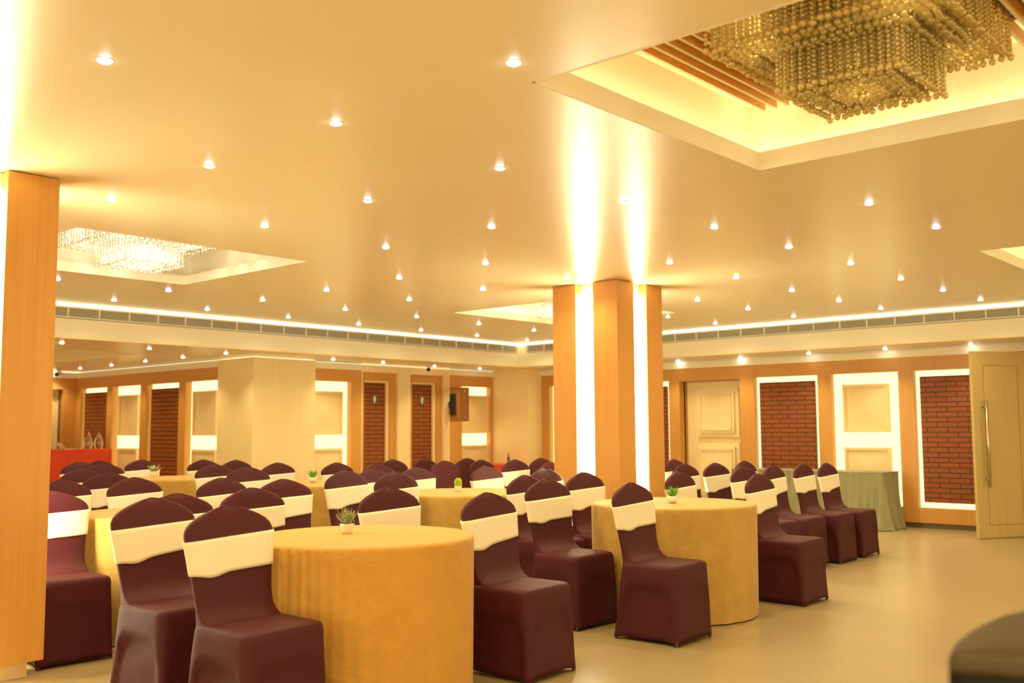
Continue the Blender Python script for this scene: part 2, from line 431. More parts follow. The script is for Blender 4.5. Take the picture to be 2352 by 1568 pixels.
# restroom doors
f = FR['B']
for n, (a, b, fa, fb, sx) in enumerate(((9.724, 10.435, 9.80, 10.255, 10.037), (10.70, 11.44, 10.785, 11.255, 11.034))):
    d = thing('door_%d' % (n + 2), None, None, kind='structure')
    w = .04
    obj('door_frame', boxes([f(a, fa - .012, w, w + .1, 0, 2.15), f(fb + .05, b, w, w + .1, 0, 2.15), f(fa - .012, fb + .05, w, w + .1, 2.03, 2.15)]), M['wood'], d)
    obj('door_edge_trim', boxes([f(fa - .012, fa, w + .02, w + .1, 0, 2.03), f(fb, fb + .05, w + .03, w + .1, 0, 2.03), f(fa, fb, w + .03, w + .1, 2.0, 2.03)]), M['beige_wood'], d)
    obj('door_leaf', boxes([f(fa, fb, w + .06, w + .1, .01, 2.0)]), M['brick_x'], d)
    s = thing('restroom_sign', ['dark restroom sign with pear-shaped figure, on the brick door nearer the beige column',
                                'dark restroom sign with slim figure, on the brick door nearer the wall speaker'][n], 'sign', (sx, YB + w + .06, 1.745), group='restroom signs')
    obj('sign_plate', bevel(boxes([(-.058, .058, -.012, 0, -.068, .068)]), .003, 1), M['skirt'], s)
    bm = bmesh.new()
    prof = [(-.06, .003), (-.045, .008), (-.02, .016 if n == 0 else .011), (.01, .021 if n == 0 else .019), (.03, .018), (.045, .010), (.055, .003)]
    rings = [[(r * math.cos(2 * PI * i / 12), -.013 - .004 * math.sin(2 * PI * i / 12), z) for i in range(12)] for z, r in prof]
    loft(bm, rings); obj('sign_figure', bm, M['paint'], s, True)
# far alcove door
f = FR['E']
d = thing('door_4', None, None, kind='structure')
obj('door_leaf', boxes([f(6.5, 7.46, .14, .18, .01, 1.98)]), M['beige_wood'], d)
obj('door_moulding', boxes([f(6.62, 7.34, .12, .141, 1.14, 1.86), f(6.68, 7.28, .105, .121, 1.2, 1.8), f(6.62, 7.34, .12, .141, .22, 1.05), f(6.68, 7.28, .105, .121, .28, .99)]), M['beige_wood'], d)
tag(obj('trim_far_door', boxes([f(7.44, 7.46, .1, .18, 0, 1.98), f(6.5, 7.46, .1, .18, 1.98, 2.0), f(5.5, 7.7, .18, .22, 0, 2.2)]), M['skirt']), kind='structure')
# open door leaf at right
ang = math.atan2(3.28 - 3.69, 12.79 - 12.09)
d = thing('door_5', None, None, (12.09, 3.69, 0), ang, kind='structure')
obj('door_leaf', bevel(boxes([(0, .82, 0, .042, .008, 2.145)]), .002, 1), M['door_wood'], d)
g = .006
obj('door_groove', boxes([(.155, .155 + g, -.0012, .001, .148, 1.985), (.655 - g, .655, -.0012, .001, .148, 1.985), (.155, .655, -.0012, .001, .148, .148 + g), (.155, .655, -.0012, .001, 1.985 - g, 1.985)]), M['brown_box'], d)
bm = bmesh.new(); tube(bm, (.135, -.055, .585), (.135, -.055, 1.575), .014, 16)
hd = obj('door_handle', bm, M['metal'], d, True)
for z in (.68, 1.5):
    bm = bmesh.new(); tube(bm, (.135, 0, z), (.135, -.05, z), .01, 12); obj('handle_post', bm, M['metal'], hd, True)
tag(obj('trim_door_jamb', boxes([(12.80, XR + .1, 3.16, 3.3, 0, ZL), (12.95, 13.05, 2.2, 3.16, 2.15, ZL)]), M['door_wood']), kind='structure')

tag(obj('wall_lobby', boxes([(13.9, 13.98, 1.2, 4.2, 0, ZL), (13.05, 13.9, 1.2, 1.28, 0, ZL), (13.4, 13.9, 4.1, 4.18, 0, ZL)]), M['beige_wood']), kind='structure')
# pillars
def pillar(x0, x1, y0, y1, name):
    t = thing(name, None, None, ((x0 + x1) / 2, (y0 + y1) / 2, 0), kind='structure')
    cx, cy = (x0 + x1) / 2, (y0 + y1) / 2
    hx, hy = (x1 - x0) / 2, (y1 - y0) / 2
    gx, gy = .105, .105
    dpt = .085
    zb, zt = .085, ZC - .004
    L = []
    for sx in (-1, 1):
        for sy in (-1, 1):
            ax, bx_ = (gx, hx) if sx > 0 else (-hx, -gx)
            ay, by_ = (gy, hy) if sy > 0 else (-hy, -gy)
            L.append((ax, bx_, ay, by_, zb, zt))
    obj('wood_cladding', bevel(boxes(L), .0015, 1), M['wood'], t)
    # pale groove backs
    kx, ky = hx - dpt, hy - dpt
    obj('groove_lining', boxes([(-gx, gx, -ky, ky, zb, zt), (-kx, kx, -gy, gy, zb, zt)]), M['paint'], t)
    obj('plinth', boxes([(-hx + .06, hx - .06, -hy + .06, hy - .06, 0, zb)]), M['beige_wood'], t)
    for (dx, dy) in ((0, -1), (0, 1), (-1, 0), (1, 0)):
        bm = bmesh.new()
        if dx == 0: box(bm, -.096, .096, dy * (ky + .008), dy * (ky + .03), zb + .03, 2.56)
        else: box(bm, dx * (kx + .008), dx * (kx + .03), -.096, .096, zb + .03, 2.56)
        obj('light_strip', bm, M['strip'], t)
    return t
pillar(7.475, 8.225, 5.37, 6.14, 'wall_pillar')
pillar(1.60, 2.353, 5.42, 6.17, 'wall_pillar')

# cove light line above vents, and vents
tag(obj('cove_light', boxes([(0, XF - .012, YF - .010, YF, 2.646, 2.656)]), M['cove']), 'thin bright cove light line above the left run of air vents', 'cove light')
tag(obj('cove_light', boxes([(XF - .012, XF, -2, YF - .012, 2.646, 2.656)]), M['cove']), 'thin bright cove light line above the right run of air vents', 'cove light')
ordw = ['first', 'second', 'third', 'fourth', 'fifth', 'sixth', 'seventh', 'eighth', 'ninth', 'tenth', 'eleventh', 'twelfth', 'thirteenth', 'fourteenth']
def vent(o0, run, n, label, grp, cell=.351):
    """n cells; run 'x': along +x at YF facing -y, 'y': along -y at XF facing -x"""
    ln = n * cell
    z0, z1 = 2.512, 2.634
    if run == 'x': t = thing('air_vent', label, 'air vent', (o0, YF, 0), group=grp)
    else: t = thing('air_vent', label, 'air vent', (XF, o0, 0), -PI / 2, group=grp)
    e = .012
    L = [(0, ln, -.006, .02, z1 - e, z1), (0, ln, -.006, .02, z0, z0 + e)]
    for i in range(n + 1):
        x = i * cell; L.append((max(0, x - .006), min(ln, x + .006), -.007, .02, z0, z1))
    obj('vent_frame', boxes(L), M['trim_white'], t)
    L = []
    k = 7
    for i in range(k):
        z = z0 + e + (z1 - z0 - 2 * e) * (i + .5) / k
        L.append((.006, ln - .006, .0, .016, z - .0042, z + .0042))
    obj('vent_louvres', boxes(L), M['grille'], t)
    obj('vent_backing', boxes([(0, ln, .05, .055, z0, z1)]), M['vent_dark'], t)
x = 4.81 - .351 * 2; i = 0
while x + 3 * .351 < 12.1:
    vent(x, 'x', 3, 'slatted air vent above the left beam, %s from the left pillar' % ordw[i], 'vents of the left run'); x += 3 * .351; i += 1
vent(x, 'x', 2, 'short slatted air vent ending the left run at the far corner', 'vents of the left run')
y = 10.56; i = 0
while y > 1.6:
    vent(y, 'y', 3, 'slatted air vent above the right beam, %s from the far corner' % ordw[i], 'vents of the right run'); y -= 3 * .351; i += 1

# wooden slats in the big tray
bm = bmesh.new()
yy = 2.38
while yy > .72:
    box(bm, 3.08, 4.64, yy - .007, yy + .007, 2.915, 2.975)
    yy -= .066
tag(obj('slat_ceiling', bm, [M['slat'], M['tray_paint']]), 'row of orange wooden slats inside the large ceiling tray behind the chandelier', 'ceiling slats')
bm = boxes([(3.3, 3.33, .72, 2.42, 2.975, 3.06), (4.4, 4.43, .72, 2.42, 2.975, 3.06)])
SL = [o for o in COL.objects if o.name == 'slat_ceiling'][0]
for p in SL.data.polygons:
    if p.normal.z < -.5: p.material_index = 1  # light on the undersides put in as a cream colour
S_h = obj('slat_hanger', bm, M['slat'], [o for o in COL.objects if o.name == 'slat_ceiling'][0])

# chandeliers
def beadmesh(spec, name):
    """spec: list of (x,y,z,r)"""
    bm = bmesh.new(); bmesh.ops.create_icosphere(bm, subdivisions=1, radius=1)
    V = [v.co.copy() for v in bm.verts]; F = [[v.index for v in f.verts] for f in bm.faces]; bm.free()
    import numpy as np
    V = np.array(V); F = np.array(F); P = np.array(spec)
    n = len(P)
    vv = (V[None] * P[:, 3][:, None, None] + P[:, None, :3]).reshape(-1, 3)
    ff = (F[None] + (np.arange(n) * len(V))[:, None, None]).reshape(-1, 3)
    me = bpy.data.meshes.new(name)
    me.vertices.add(len(vv)); me.vertices.foreach_set('co', vv.ravel())
    me.loops.add(ff.size); me.loops.foreach_set('vertex_index', ff.ravel().astype('i4'))
    me.polygons.add(len(ff)); me.polygons.foreach_set('loop_start', (np.arange(len(ff)) * 3).astype('i4'))
    me.polygons.foreach_set('use_smooth', np.ones(len(ff), bool))
    me.update(); me.validate()
    return me
def strands(half, z0, z1, step, hole=0, r=.0092, rb=.016, jit=.005):
    out = []; n = int(round(2 * half / step))
    for i in range(n + 1):
        for j in range(n + 1):
            x, y = -half + i * step, -half + j * step
            if hole and abs(x) < hole and abs(y) < hole: continue
            ring = min(i, j, n - i, n - j)
            zz = z1 + (0 if ring % 3 != 1 else .022) + random.uniform(-.006, .006)
            z = z0
            x += random.uniform(-jit, jit); y += random.uniform(-jit, jit)
            while z > zz + .022:
                out.append((x, y, z, r)); z -= .0185
            out.append((x, y, zz + rb * .5, rb))
    return out
random.seed(3)
outer = strands(.45, 2.955, 2.765, .034, hole=.0)
inner = strands(.245, 2.76, 2.605, .032)
ME_O = beadmesh(outer, 'outer_strands'); ME_I = beadmesh(inner, 'inner_strands')
ME_O2 = beadmesh(strands(.45, 2.955, 2.765, .050, r=.0095, rb=.014, jit=.003), 'outer_strands'); ME_I2 = beadmesh(strands(.245, 2.94, 2.605, .049, r=.0095, rb=.014, jit=.003), 'inner_strands')
for me in (ME_O, ME_I): me.materials.append(M['crystal'])
for me in (ME_O2, ME_I2): me.materials.append(M['crystal_white'])
def chandelier(x, y, lit, label, ztop):
    t = thing('crystal_chandelier', label, 'chandelier', (x, y, 0), group='square tiered crystal chandeliers')
    obj('ceiling_plate', bevel(boxes([(-.47, .47, -.47, .47, 2.96, ztop)]), .004, 1), M['gold_plate'], t)
    for nm, me in (('outer_crystal_tier', ME_O2 if lit else ME_O), ('inner_crystal_tier', ME_I2 if lit else ME_I)):
        o = bpy.data.objects.new(nm, me); COL.objects.link(o); o.parent = t; o['kind'] = 'stuff'
    if True:
        l = bpy.data.lights.new('chandelier_lamp_and_fill', 'POINT'); l.energy = 5 if lit else 3.2; l.color = (1, .88, .64) if lit else (1, .80, .42); l.shadow_soft_size = .05 if lit else .14  # the unlit chandelier gets added weak lamps to brighten its beads
        for dx, dy, z in ((-.3, -.3, 2.88), (.3, -.3, 2.88), (-.3, .3, 2.88), (.3, .3, 2.88), (0, 0, 2.88), (0, 0, 2.70)):
            lo = bpy.data.objects.new('chandelier_lamp_and_fill', l); COL.objects.link(lo); lo.location = (x + dx, y + dy, z)
    if lit:
        bm = bmesh.new()
        for a in (-.36, -.12, .12, .36):
            for b_ in (-.36, -.12, .12, .36):
                bmesh.ops.create_icosphere(bm, subdivisions=1, radius=.017, matrix=Matrix.Translation((a + .016, b_ + .016, 2.90)))
                bmesh.ops.create_icosphere(bm, subdivisions=1, radius=.015, matrix=Matrix.Translation((a * .55 + .016, b_ * .55 + .016, 2.68)))
        tag(obj('small_bulbs', bm, M['chand_bulb'], t), kind='stuff')
    return t
chandelier(3.85, 1.55, False, 'large dim amber-lit crystal chandelier in the ceiling tray at the upper right', 3.06)
chandelier(3.96, 7.60, True, 'lit sparkling crystal chandelier in the tray near the left pillar', 3.0)
chandelier(9.25, 7.40, True, 'bright crystal chandelier in the far tray half hidden by the central pillar', 3.0)

# ---------------------------------------------------------------- camera (35 mm)
H = 1.28
RT = Vector((0.6665, -0.7455, -0.0056)); UP = Vector((-0.0614, -0.0623, 0.9962)); FW = Vector((0.7430, 0.6636, 0.0873))
FW.normalize(); RT = (RT - FW * RT.dot(FW)).normalized(); UP = RT.cross(FW)
F = 2287.0
cam = bpy.data.cameras.new('camera'); co = bpy.data.objects.new('camera', cam); COL.objects.link(co)
mw = Matrix(((RT.x, UP.x, -FW.x, 0), (RT.y, UP.y, -FW.y, 0), (RT.z, UP.z, -FW.z, H), (0, 0, 0, 1)))
co.matrix_world = mw
cam.sensor_width = 36; cam.lens = F * 36 / 2352; cam.clip_start = .05
cam.dof.use_dof = True; cam.dof.focus_distance = 6.3; cam.dof.aperture_fstop = 2.2
S.camera = co
def onz(px, py, z):
    d = RT * ((px - 1176) / F) - UP * ((py - 784) / F) + FW
    return Vector((0, 0, H)) + d * ((z - H) / d.z)

# ---------------------------------------------------------------- downlights (where the hall has them, plus added unseen spots)
MAIN = [(241,138),(1180,143),(772,282),(481,381),(1148,386),(256,458),(845,461),(1431,463),(1996,467),(608,519),(1129,521),(1641,522),(2150,522),(886,568),(1355,566),(1812,567),(1115,605),(1538,603),(1954,605),(132,641),(917,638),(1304,638),(1691,637),(2069,640),(387,667),(750,666),(1110,664),(1819,667),(2166,666),(262,689),(603,689),(940,688),(1602,689),(1927,690),(2252,688),(476,710),(793,710),(1718,709),(2023,708),(662,728),(957,727),(1534,727),(1823,726),(824,744),(1100,743),(1643,742),(967,758),(1226,758),(1096,770),(1211,780)]
LOW = [(142,787),(343,800),(519,811),(765,825),(880,832),(998,840),(1102,846),(1197,851),(334,829),(420,820),(256,838),(184,845),(126,851),(1557,829),(1700,821),(1858,811),(2033,801),(2229,790)]
bm = bmesh.new(); lathe(bm, [(.025, 0), (.031, 0), (.032, -.002), (.030, -.003), (.026, -.002)], 20, cap0=False, cap1=False)
ME_TRIM = bpy.data.meshes.new('trim_ring'); bm.to_mesh(ME_TRIM); bm.free(); ME_TRIM.materials.append(M['tray_paint'])
bm = bmesh.new(); lathe(bm, [(.026, -.001), (.024, -.006), (.017, -.010), (.007, -.012)], 16)
ME_BULB = bpy.data.meshes.new('bulb'); bm.to_mesh(ME_BULB); bm.free(); ME_BULB.materials.append(M['bulb'])
for me in (ME_TRIM, ME_BULB):
    for p in me.polygons: p.use_smooth = True
SPOT = bpy.data.lights.new('downlight_beam', 'SPOT')
SPOT.energy = 15; SPOT.color = (1, .83, .44); SPOT.spot_size = math.radians(150); SPOT.spot_blend = 1; SPOT.shadow_soft_size = .04
SPOT2 = SPOT.copy(); SPOT2.energy = 15; SPOT2.spot_size = math.radians(110)
def spot(x, y, z):
    o = bpy.data.objects.new('downlight_beam', SPOT2 if z < 2.5 else SPOT); COL.objects.link(o); o.location = (x if z > 2.5 or x < 12 else x - .28, y if z > 2.5 or y < 11 else y - .12, z - .03)
def nth(i): return ordw[i] if i < len(ordw) else 'far'
pts = []
for px in MAIN:
    p = onz(*px, ZC); pts.append((p.x, p.y))
# rows: lines running away to the right (constant y)
rows = {}
for i, p in enumerate(pts): rows.setdefault(round(p[1] / 1.03), []).append(i)
used = {}
for k, (ri, ids) in enumerate(sorted(rows.items())):
    for j, i in enumerate(sorted(ids, key=lambda q: pts[q][0])):
        x, y = pts[i]
        t = thing('downlight', 'round ceiling downlight, %s from left in the %s row out from the amber-lit chandelier' % (nth(j), nth(k)), 'downlight', (x, y, ZC), group='downlights in the main ceiling')
        for nm, me in (('trim_ring', ME_TRIM), ('bulb', ME_BULB)):
            o = bpy.data.objects.new(nm, me); COL.objects.link(o); o.parent = t
        spot(x, y, ZC)
LL = ['over the back aisle, %s from the left'] * 8 + ['over the alcove, %s from the beige column'] * 5 + ['over the right aisle, %s from the central pillar'] * 5
cnt = {}
order_low = LOW[:8] + [LOW[9], LOW[8], LOW[10], LOW[11], LOW[12]] + LOW[13:]
for i, px in enumerate(order_low):
    p = onz(*px, ZL)
    cnt[LL[i]] = cnt.get(LL[i], -1) + 1
    t = thing('downlight', 'small round downlight in the lower ceiling ' + LL[i] % nth(cnt[LL[i]]), 'downlight', (p.x, p.y, ZL), group='downlights in the lower ceiling')
    for nm, me in (('trim_ring', ME_TRIM), ('bulb', ME_BULB)):
        o = bpy.data.objects.new(nm, me); COL.objects.link(o); o.parent = t
    spot(p.x, p.y, ZL)
spot(13.4, 2.7, ZL)  # unseen spot added to light the lobby wall
for x in (3.0, 4.6, 5.9):  # unseen spots without fixtures, added to brighten the alcove
    for y in (11.6, 13.0, 14.4, 16.2): spot(x, y, ZL)
# the same lamps continue behind the camera
for x in (-2.7, -1.6, -.5, .6, 1.7):
    for y in (-2.7, -1.6, -.5, .6, 1.7):
        if x < 1 or y < 1: spot(x, y, ZC)

# ---------------------------------------------------------------- chairs
def interp(tab, z):
    for (a, b) in zip(tab, tab[1:]):
        if a[0] <= z <= b[0]:
            t = (z - a[0]) / (b[0] - a[0]); return a[1] + (b[1] - a[1]) * t
    return tab[0][1] if z < tab[0][0] else tab[-1][1]
WTAB = [(.25, .185), (.42, .198), (.47, .190), (.52, .190), (.6, .198), (.68, .210), (.76, .221), (.80, .228), (.825, .227), (.848, .215), (.868, .192), (.885, .161), (.90, .126), (.913, .089), (.922, .059), (.929, .030), (.932, .005)]
TTAB = [(.25, .030), (.5, .034), (.8, .030), (.87, .027), (.91, .020), (.932, .004)]
def back_c(z): return .148 + (z - .46) * .155
def back_ring(z, off=0, n=44):
    w = interp(WTAB, z) + off; t = interp(TTAB, z) + off
    fr = .085 * math.exp(-((max(z, .462) - .462) / .028)) if z > .3 else .085
    out = []
    for i in range(n):
        a = 2 * PI * (i + .5) / n; c, s = math.cos(a), math.sin(a)
        x = w * sgn(c) * abs(c) ** (2 / 3.2); y = t * sgn(s) * abs(s) ** (2 / 3.0)
        if s < 0: y -= fr * (1 - (x / w) ** 2 * .3) if off == 0 else 0
        cv = .012 * (1 - (x / max(w, .01)) ** 2)            # slight wrap around the sitter
        out.append((x, back_c(z) + y + cv, z))
    return out
def smooth(t): t = max(0, min(1, t)); return t * t * (3 - 2 * t)
def cover_bm(seed=0):
    rnd = random.Random(seed); ph = rnd.uniform(0, 6)
    bm = bmesh.new(); N = 96; rings = []
    for z in (.0, .03, .07, .13, .2, .27, .31, .335, .36, .385, .41, .43, .445, .455, .460):
        k = z / .46
        a = .223 + (.206 - .223) * k; y0 = -.238 + .02 * k; y1 = .238 + (.175 - .238) * k
        if z > .43:
            e_ = (z - .43) / .03; rr = .016 * (1 - math.sqrt(max(0, 1 - min(1, e_) ** 2)))
            a -= rr; y0 += rr; y1 -= rr * .3
        ring = superring(a, y0, y1, z, N, 9)
        cy = (y0 + y1) / 2; b = (y1 - y0) / 2
        for p in ring:
            ux, uy = p[0] / a, (p[1] - cy) / b
            # stretch-fabric panels drawn in between the legs, under an arched edge
            if abs(ux) > abs(uy): q = uy; side = 1
            else: q = ux; side = 0
            arch = .36 - .10 * smooth((abs(q) - .45) / .5) - .04 * abs(q)
            d = .024 * smooth((arch - z) / .022) * (1 - smooth((abs(q) - .62) / .33))
            if side: p[0] -= sgn(ux) * d
            elif uy < 0: p[1] += d * .5
            else: p[1] -= d * .8
            mid = 1 - min(1, abs(q)) ** 3
            if z < .13: p[2] = z + (.004 + .024 * mid) * (1 - z / .13)
            # pull wrinkles
            p[1] += .0015 * math.sin(30 * p[0] + ph + z * 20)
            if z > .44 and p[1] < .05: p[2] -= .006 * abs(ux) ** 4 - .003
        rings.append(ring)
    for s_, zz in ((.93, .4645), (.75, .468), (.45, .470), (.15, .470)):
        base = rings[14]
        rings.append([[p[0] * s_, -.02 + (p[1] + .02) * s_, zz - .001 * abs(p[0]) * 10] for p in base])
    loft(bm, rings)
    br = [back_ring(z) for z in (.20, .30, .40, .44, .462, .475, .49, .51, .54, .58, .63, .68, .73, .78, 0.81, .825, .848, .868, .885, .90, .913, .922, .929, .932)]
    # rear of the back follows down to the rear hem
    for r_ in br:
        z = r_[0][2]
    loft(bm, br)
    return bm
def sash_bm(seed=0):
    rnd = random.Random(seed); tl = rnd.uniform(-.008, .012); N = 64
    bm = bmesh.new(); V = []
    cols = 10
    def z_b(x): return .660 + tl * x / .22 - .014 * smooth((abs(x + .12) < .1) * (1 - abs(x + .12) / .1)) + .012 * (x / .22)
    def z_t(x): return .802 + .010 * (x / .22)
    for k in range(cols + 3):
        ring = []
        base = back_ring(.75, 0, N)
        for i in range(N):
            x0 = base[i][0]
            if k == 0: t_, off = 0, .001
            elif k == cols + 2: t_, off = 1, .001
            else: t_, off = (k - 1) / cols, .0065 - .001 * math.sin(PI * (k - 1) / cols)
            z = z_b(x0) + (z_t(x0) - z_b(x0)) * t_
            p = back_ring_pt(z, off, i, N)
            ring.append(p)
        V.append(ring)
    loft(bm, V, False, False)
    return bm
_cache = {}
def back_ring_pt(z, off, i, N):
    k = (round(z, 3), off, N)
    if k not in _cache: _cache[k] = back_ring(k[0], off, N)
    p = _cache[k][i]; return (p[0], p[1], z)

COVERS = []
for s in range(3):
    bm = cover_bm(s); me = bpy.data.meshes.new('cover'); bmesh.ops.recalc_face_normals(bm, faces=bm.faces[:]); bm.to_mesh(me); bm.free()
    for p in me.polygons: p.use_smooth = True
    me.materials.append(M['maroon'])
    bm = sash_bm(s); ms = bpy.data.meshes.new('sash'); bmesh.ops.recalc_face_normals(bm, faces=bm.faces[:]); bm.to_mesh(ms); bm.free()
    for p in ms.polygons: p.use_smooth = True
    ms.materials.append(M['cream'])
    COVERS.append((me, ms))
bm = bmesh.new(); lathe(bm, [(.008, 0), (.010, .003), (.010, .012), (.008, .03)], 12)
ME_FOOT = bpy.data.meshes.new('chair_foot'); bm.to_mesh(ME_FOOT); bm.free(); ME_FOOT.materials.append(M['darkmetal'])

# (peak pixel, ray scale, turn in degrees, sash, feet, label)
CH = [
 ((350,1143),.975,3,1,0,'maroon sashed chair just behind and left of the largest front chair'),
 ((523,1160),.97,3,1,0,'largest maroon chair with cream sash, front left of the nearest table'),
 ((405,1133),1.075,-4,1,0,'maroon chair, only its right shoulder showing between the two big front-left chairs'),
 ((308,1096),1.05,2,1,0,'maroon chair with cream sash behind the small green leaf on the left table'),
 ((248,1085),1.03,-3,1,0,'maroon chair with low creased cream sash, second behind the left table'),
 ((140,1102),1.05,2,1,0,'maroon chair half cut by the left pillar edge behind the left table'),
 ((188,1076),1.03,4,1,0,'maroon chair in front of the red table, third from the left pillar'),
 ((183,1060),1.03,0,1,0,'small far maroon chair directly before the red table cloth'),
 ((228,1058),1.11,0,0,0,'far maroon chair back peeping above the others beside the red table'),
 ((238,1064),1.03,-2,1,0,'maroon chair overlapping the far ones right of the red table'),
 ((325,1055),1.03,0,1,0,'maroon chair with dull cream sash behind the pale leafy pot'),
 ((467,1055),1.05,0,1,0,'maroon chair before the glowing niche just left of the beige column'),
 ((493,1066),1.03,-3,1,0,'maroon chair with bright sash at the right edge of the far left table'),
 ((541,1056),1.05,2,0,0,'wrinkled maroon chair top at the left face of the beige column'),
 ((568,1072),.98,-3,1,0,'maroon chair centred below the corner of the beige column'),
 ((637,1062),1.06,0,1,0,'maroon chair alone before the right face of the beige column'),
 ((508,1097),1.07,3,1,0,'maroon chair with wide cream sash above the left table top'),
 ((578,1120),1.06,-3,1,0,'maroon chair right behind the right shoulder of the largest front chair'),
 ((650,1100),1.03,-5,1,0,'maroon chair with sloping cream sash left of the tall grass pot'),
 ((773,1062),1.09,0,1,0,'maroon chair against the glowing niche right of the beige column'),
 ((793,1080),.97,3,1,0,'maroon chair with cream sash straight behind the grey-green sprig pot'),
 ((866,1064.6),1.08,0,0,0,'maroon chair below the first brick restroom door'),
 ((855,1077),1.10,-2,1,0,'maroon chair wedged between two sashed chairs below the first restroom door'),
 ((907,1083),.955,2,1,0,'round-topped maroon chair directly behind the chair at the nearest table edge'),
 ((891,1119),1.02,-3,1,0,'maroon chair with cream sash above the back edge of the nearest table'),
 ((901,1054.7),1.03,0,0,0,'plain maroon chair top between the two restroom doors'),
 ((955.6,1072.6),1.10,-3,1,0,'maroon sashed chair at the left end of the lime bush table'),
 ((974.7,1053.4),1.16,0,0,0,'plain maroon chair top below the second restroom door'),
 ((1020.6,1057.6),1.03,0,0,0,'rounded plain maroon chair left of the lime bush pot'),
 ((1071.4,1051.7),1.10,0,0,0,'dark plain maroon chair below the wall speaker'),
 ((1104,1055.5),1.09,3,0,0,'plain maroon chair just right of the one below the wall speaker'),
 ((1115.5,1070),1.06,0,1,0,'reddish lit chair with cream sash right of the lime bush pot'),
 ((1182,1055),1.03,0,1,0,'maroon chair before the small red table at the back'),
 ((1241.7,1051.3),1.03,0,0,0,'plain maroon chair left of the central pillar at the back'),
 ((1264,1061),1.08,0,0,0,'dark chair top cut off by the central pillar edge'),
 ((1204,1090.8),1.05,2,1,0,'maroon chair peeping out left of the sashed chair before the central pillar'),
 ((1250,1074.6),1.03,0,1,0,'bright reddish chair top at the foot of the central pillar'),
 ((1254,1099.5),1.01,-2,1,1,'maroon sashed chair just left of the round table with the grass pot'),
 ((1118,1131),1.03,3,1,1,'maroon chair with stained cream sash right of the nearest table'),
 ((1340,1084),1.03,-3,1,0,'maroon chair before the left glowing strip of the central pillar'),
 ((1448,1108),1.015,2,1,1,'maroon chair standing in front of the round table with the grass pot'),
 ((1547,1054),1.03,0,1,0,'small far chair just right of the central pillar edge'),
 ((1571,1064.6),1.03,-2,1,0,'maroon chair second behind the bright grass pot'),
 ((1558,1082),1.03,2,1,0,'maroon chair directly behind the bright grass pot'),
 ((1642,1062.7),1.06,-4,1,0,'maroon chair with cream sash in front of the beige door'),
 ((1709,1058),1.05,0,1,0,'far chair peak right of the beige door frame'),
 ((1706.6,1070),1.02,-3,1,0,'maroon chair with crumpled cream sash right of the beige door'),
 ((1773,1067.4),1.045,2,1,0,'maroon chair at the left end of the sage green table'),
 ((1740,1088),1.044,1,1,1,'maroon chair at the right side of the round table with the grass pot'),
 ((1842,1064),1.05,2,1,1,'maroon chair second from the right before the sage green table'),
 ((1897,1063),1.085,1,1,1,'rightmost maroon chair with cream sash before the sage green table'),
]
def chair(x, y, rz, sash, feet, label, i, zs=1.0):
    t = thing('banquet_chair', label, 'chair', (x, y, 0), rz, group='maroon covered banquet chairs')
    me, ms = COVERS[i % 3]
    o = bpy.data.objects.new('chair_cover', me); COL.objects.link(o); o.parent = t; o.scale = (1, 1, zs)
    if sash:
        o = bpy.data.objects.new('sash', ms); COL.objects.link(o); o.parent = t; o.scale = (1, 1, zs)
    if feet:
        for sx in (-.2, .2):
            for sy in (-.212, .21):
                o = bpy.data.objects.new('foot', ME_FOOT); COL.objects.link(o); o.parent = t; o.location = (sx, sy, 0)
for i, (px, s, rot, sash, feet, lab) in enumerate(CH):
    q = onz(*px, .94)
    P = Vector((0, 0, H)) + (q - Vector((0, 0, H))) * s
    rz = math.radians(rot)
    off = Vector((0, back_c(.93), 0)); off = Vector((-off.y * math.sin(rz), off.y * math.cos(rz), 0))
    chair(P.x - off.x, P.y - off.y, rz, sash, feet, lab, i, P.z / .93)
chair(2.59, 5.765, math.radians(-2), 1, 1, 'maroon chair with cream sash standing right against the left pillar', 1)

# ---------------------------------------------------------------- round tables
def cloth(parent, r, h, seed, amp=.008, gather=None, mat=None):
    rnd = random.Random(seed); N = 240
    fr = [(rnd.choice([9, 13, 17, 23, 29, 37]), rnd.uniform(0, 6.28), rnd.uniform(.3, 1)) for _ in range(6)]
    def fold(a, k):
        v = sum(w * math.sin(n * a + p + .6 * k * math.sin(3 * a + p)) for n, p, w in fr) / 3
        g = 0
        if gather: 
            dd = (a - gather + PI) % (2 * PI) - PI
            g = math.exp(-(dd / .62) ** 2) * math.sin(58 * a + 2.5 * math.sin(7 * a)) * 1.3 * math.exp(-k * 1.2)
        return v * (.25 + .75 * k) + g * .9
    prof = [(r - .012, h, 0), (r - .004, h - .003, 0), (r, h - .01, 0), (r + .001, h - .02, .05)]
    rings = []
    for k in range(22):
        t = k / 21; z = h - .03 - (h - .03 - .008) * t
        prof.append((r + .002 - .008 * t, z, .12 + .88 * t))
    bm = bmesh.new()
    for rr, z, k in prof:
        rings.append([((rr + amp * fold(2 * PI * i / N, k) * (k > 0)) * math.cos(2 * PI * i / N), (rr + amp * fold(2 * PI * i / N, k) * (k > 0)) * math.sin(2 * PI * i / N), z) for i in range(N)])
    loft(bm, rings[::-1], False, False)
    obj('cloth_skirt', bm, mat, parent, True)
    bm = bmesh.new(); rings = []
    for q in (.02, .2, .4, .6, .8, .93, 1):
        rings.append([((r - .012) * q * math.cos(2 * PI * i / 96), (r - .012) * q * math.sin(2 * PI * i / 96), h + .0005 + .0012 * math.sin(5 * q + 3 * 2 * PI * i / 96) * (q < 1)) for i in range(96)])
    loft(bm, rings, True, False)
    obj('cloth_top', bm, mat, parent, True)
TZ = .752
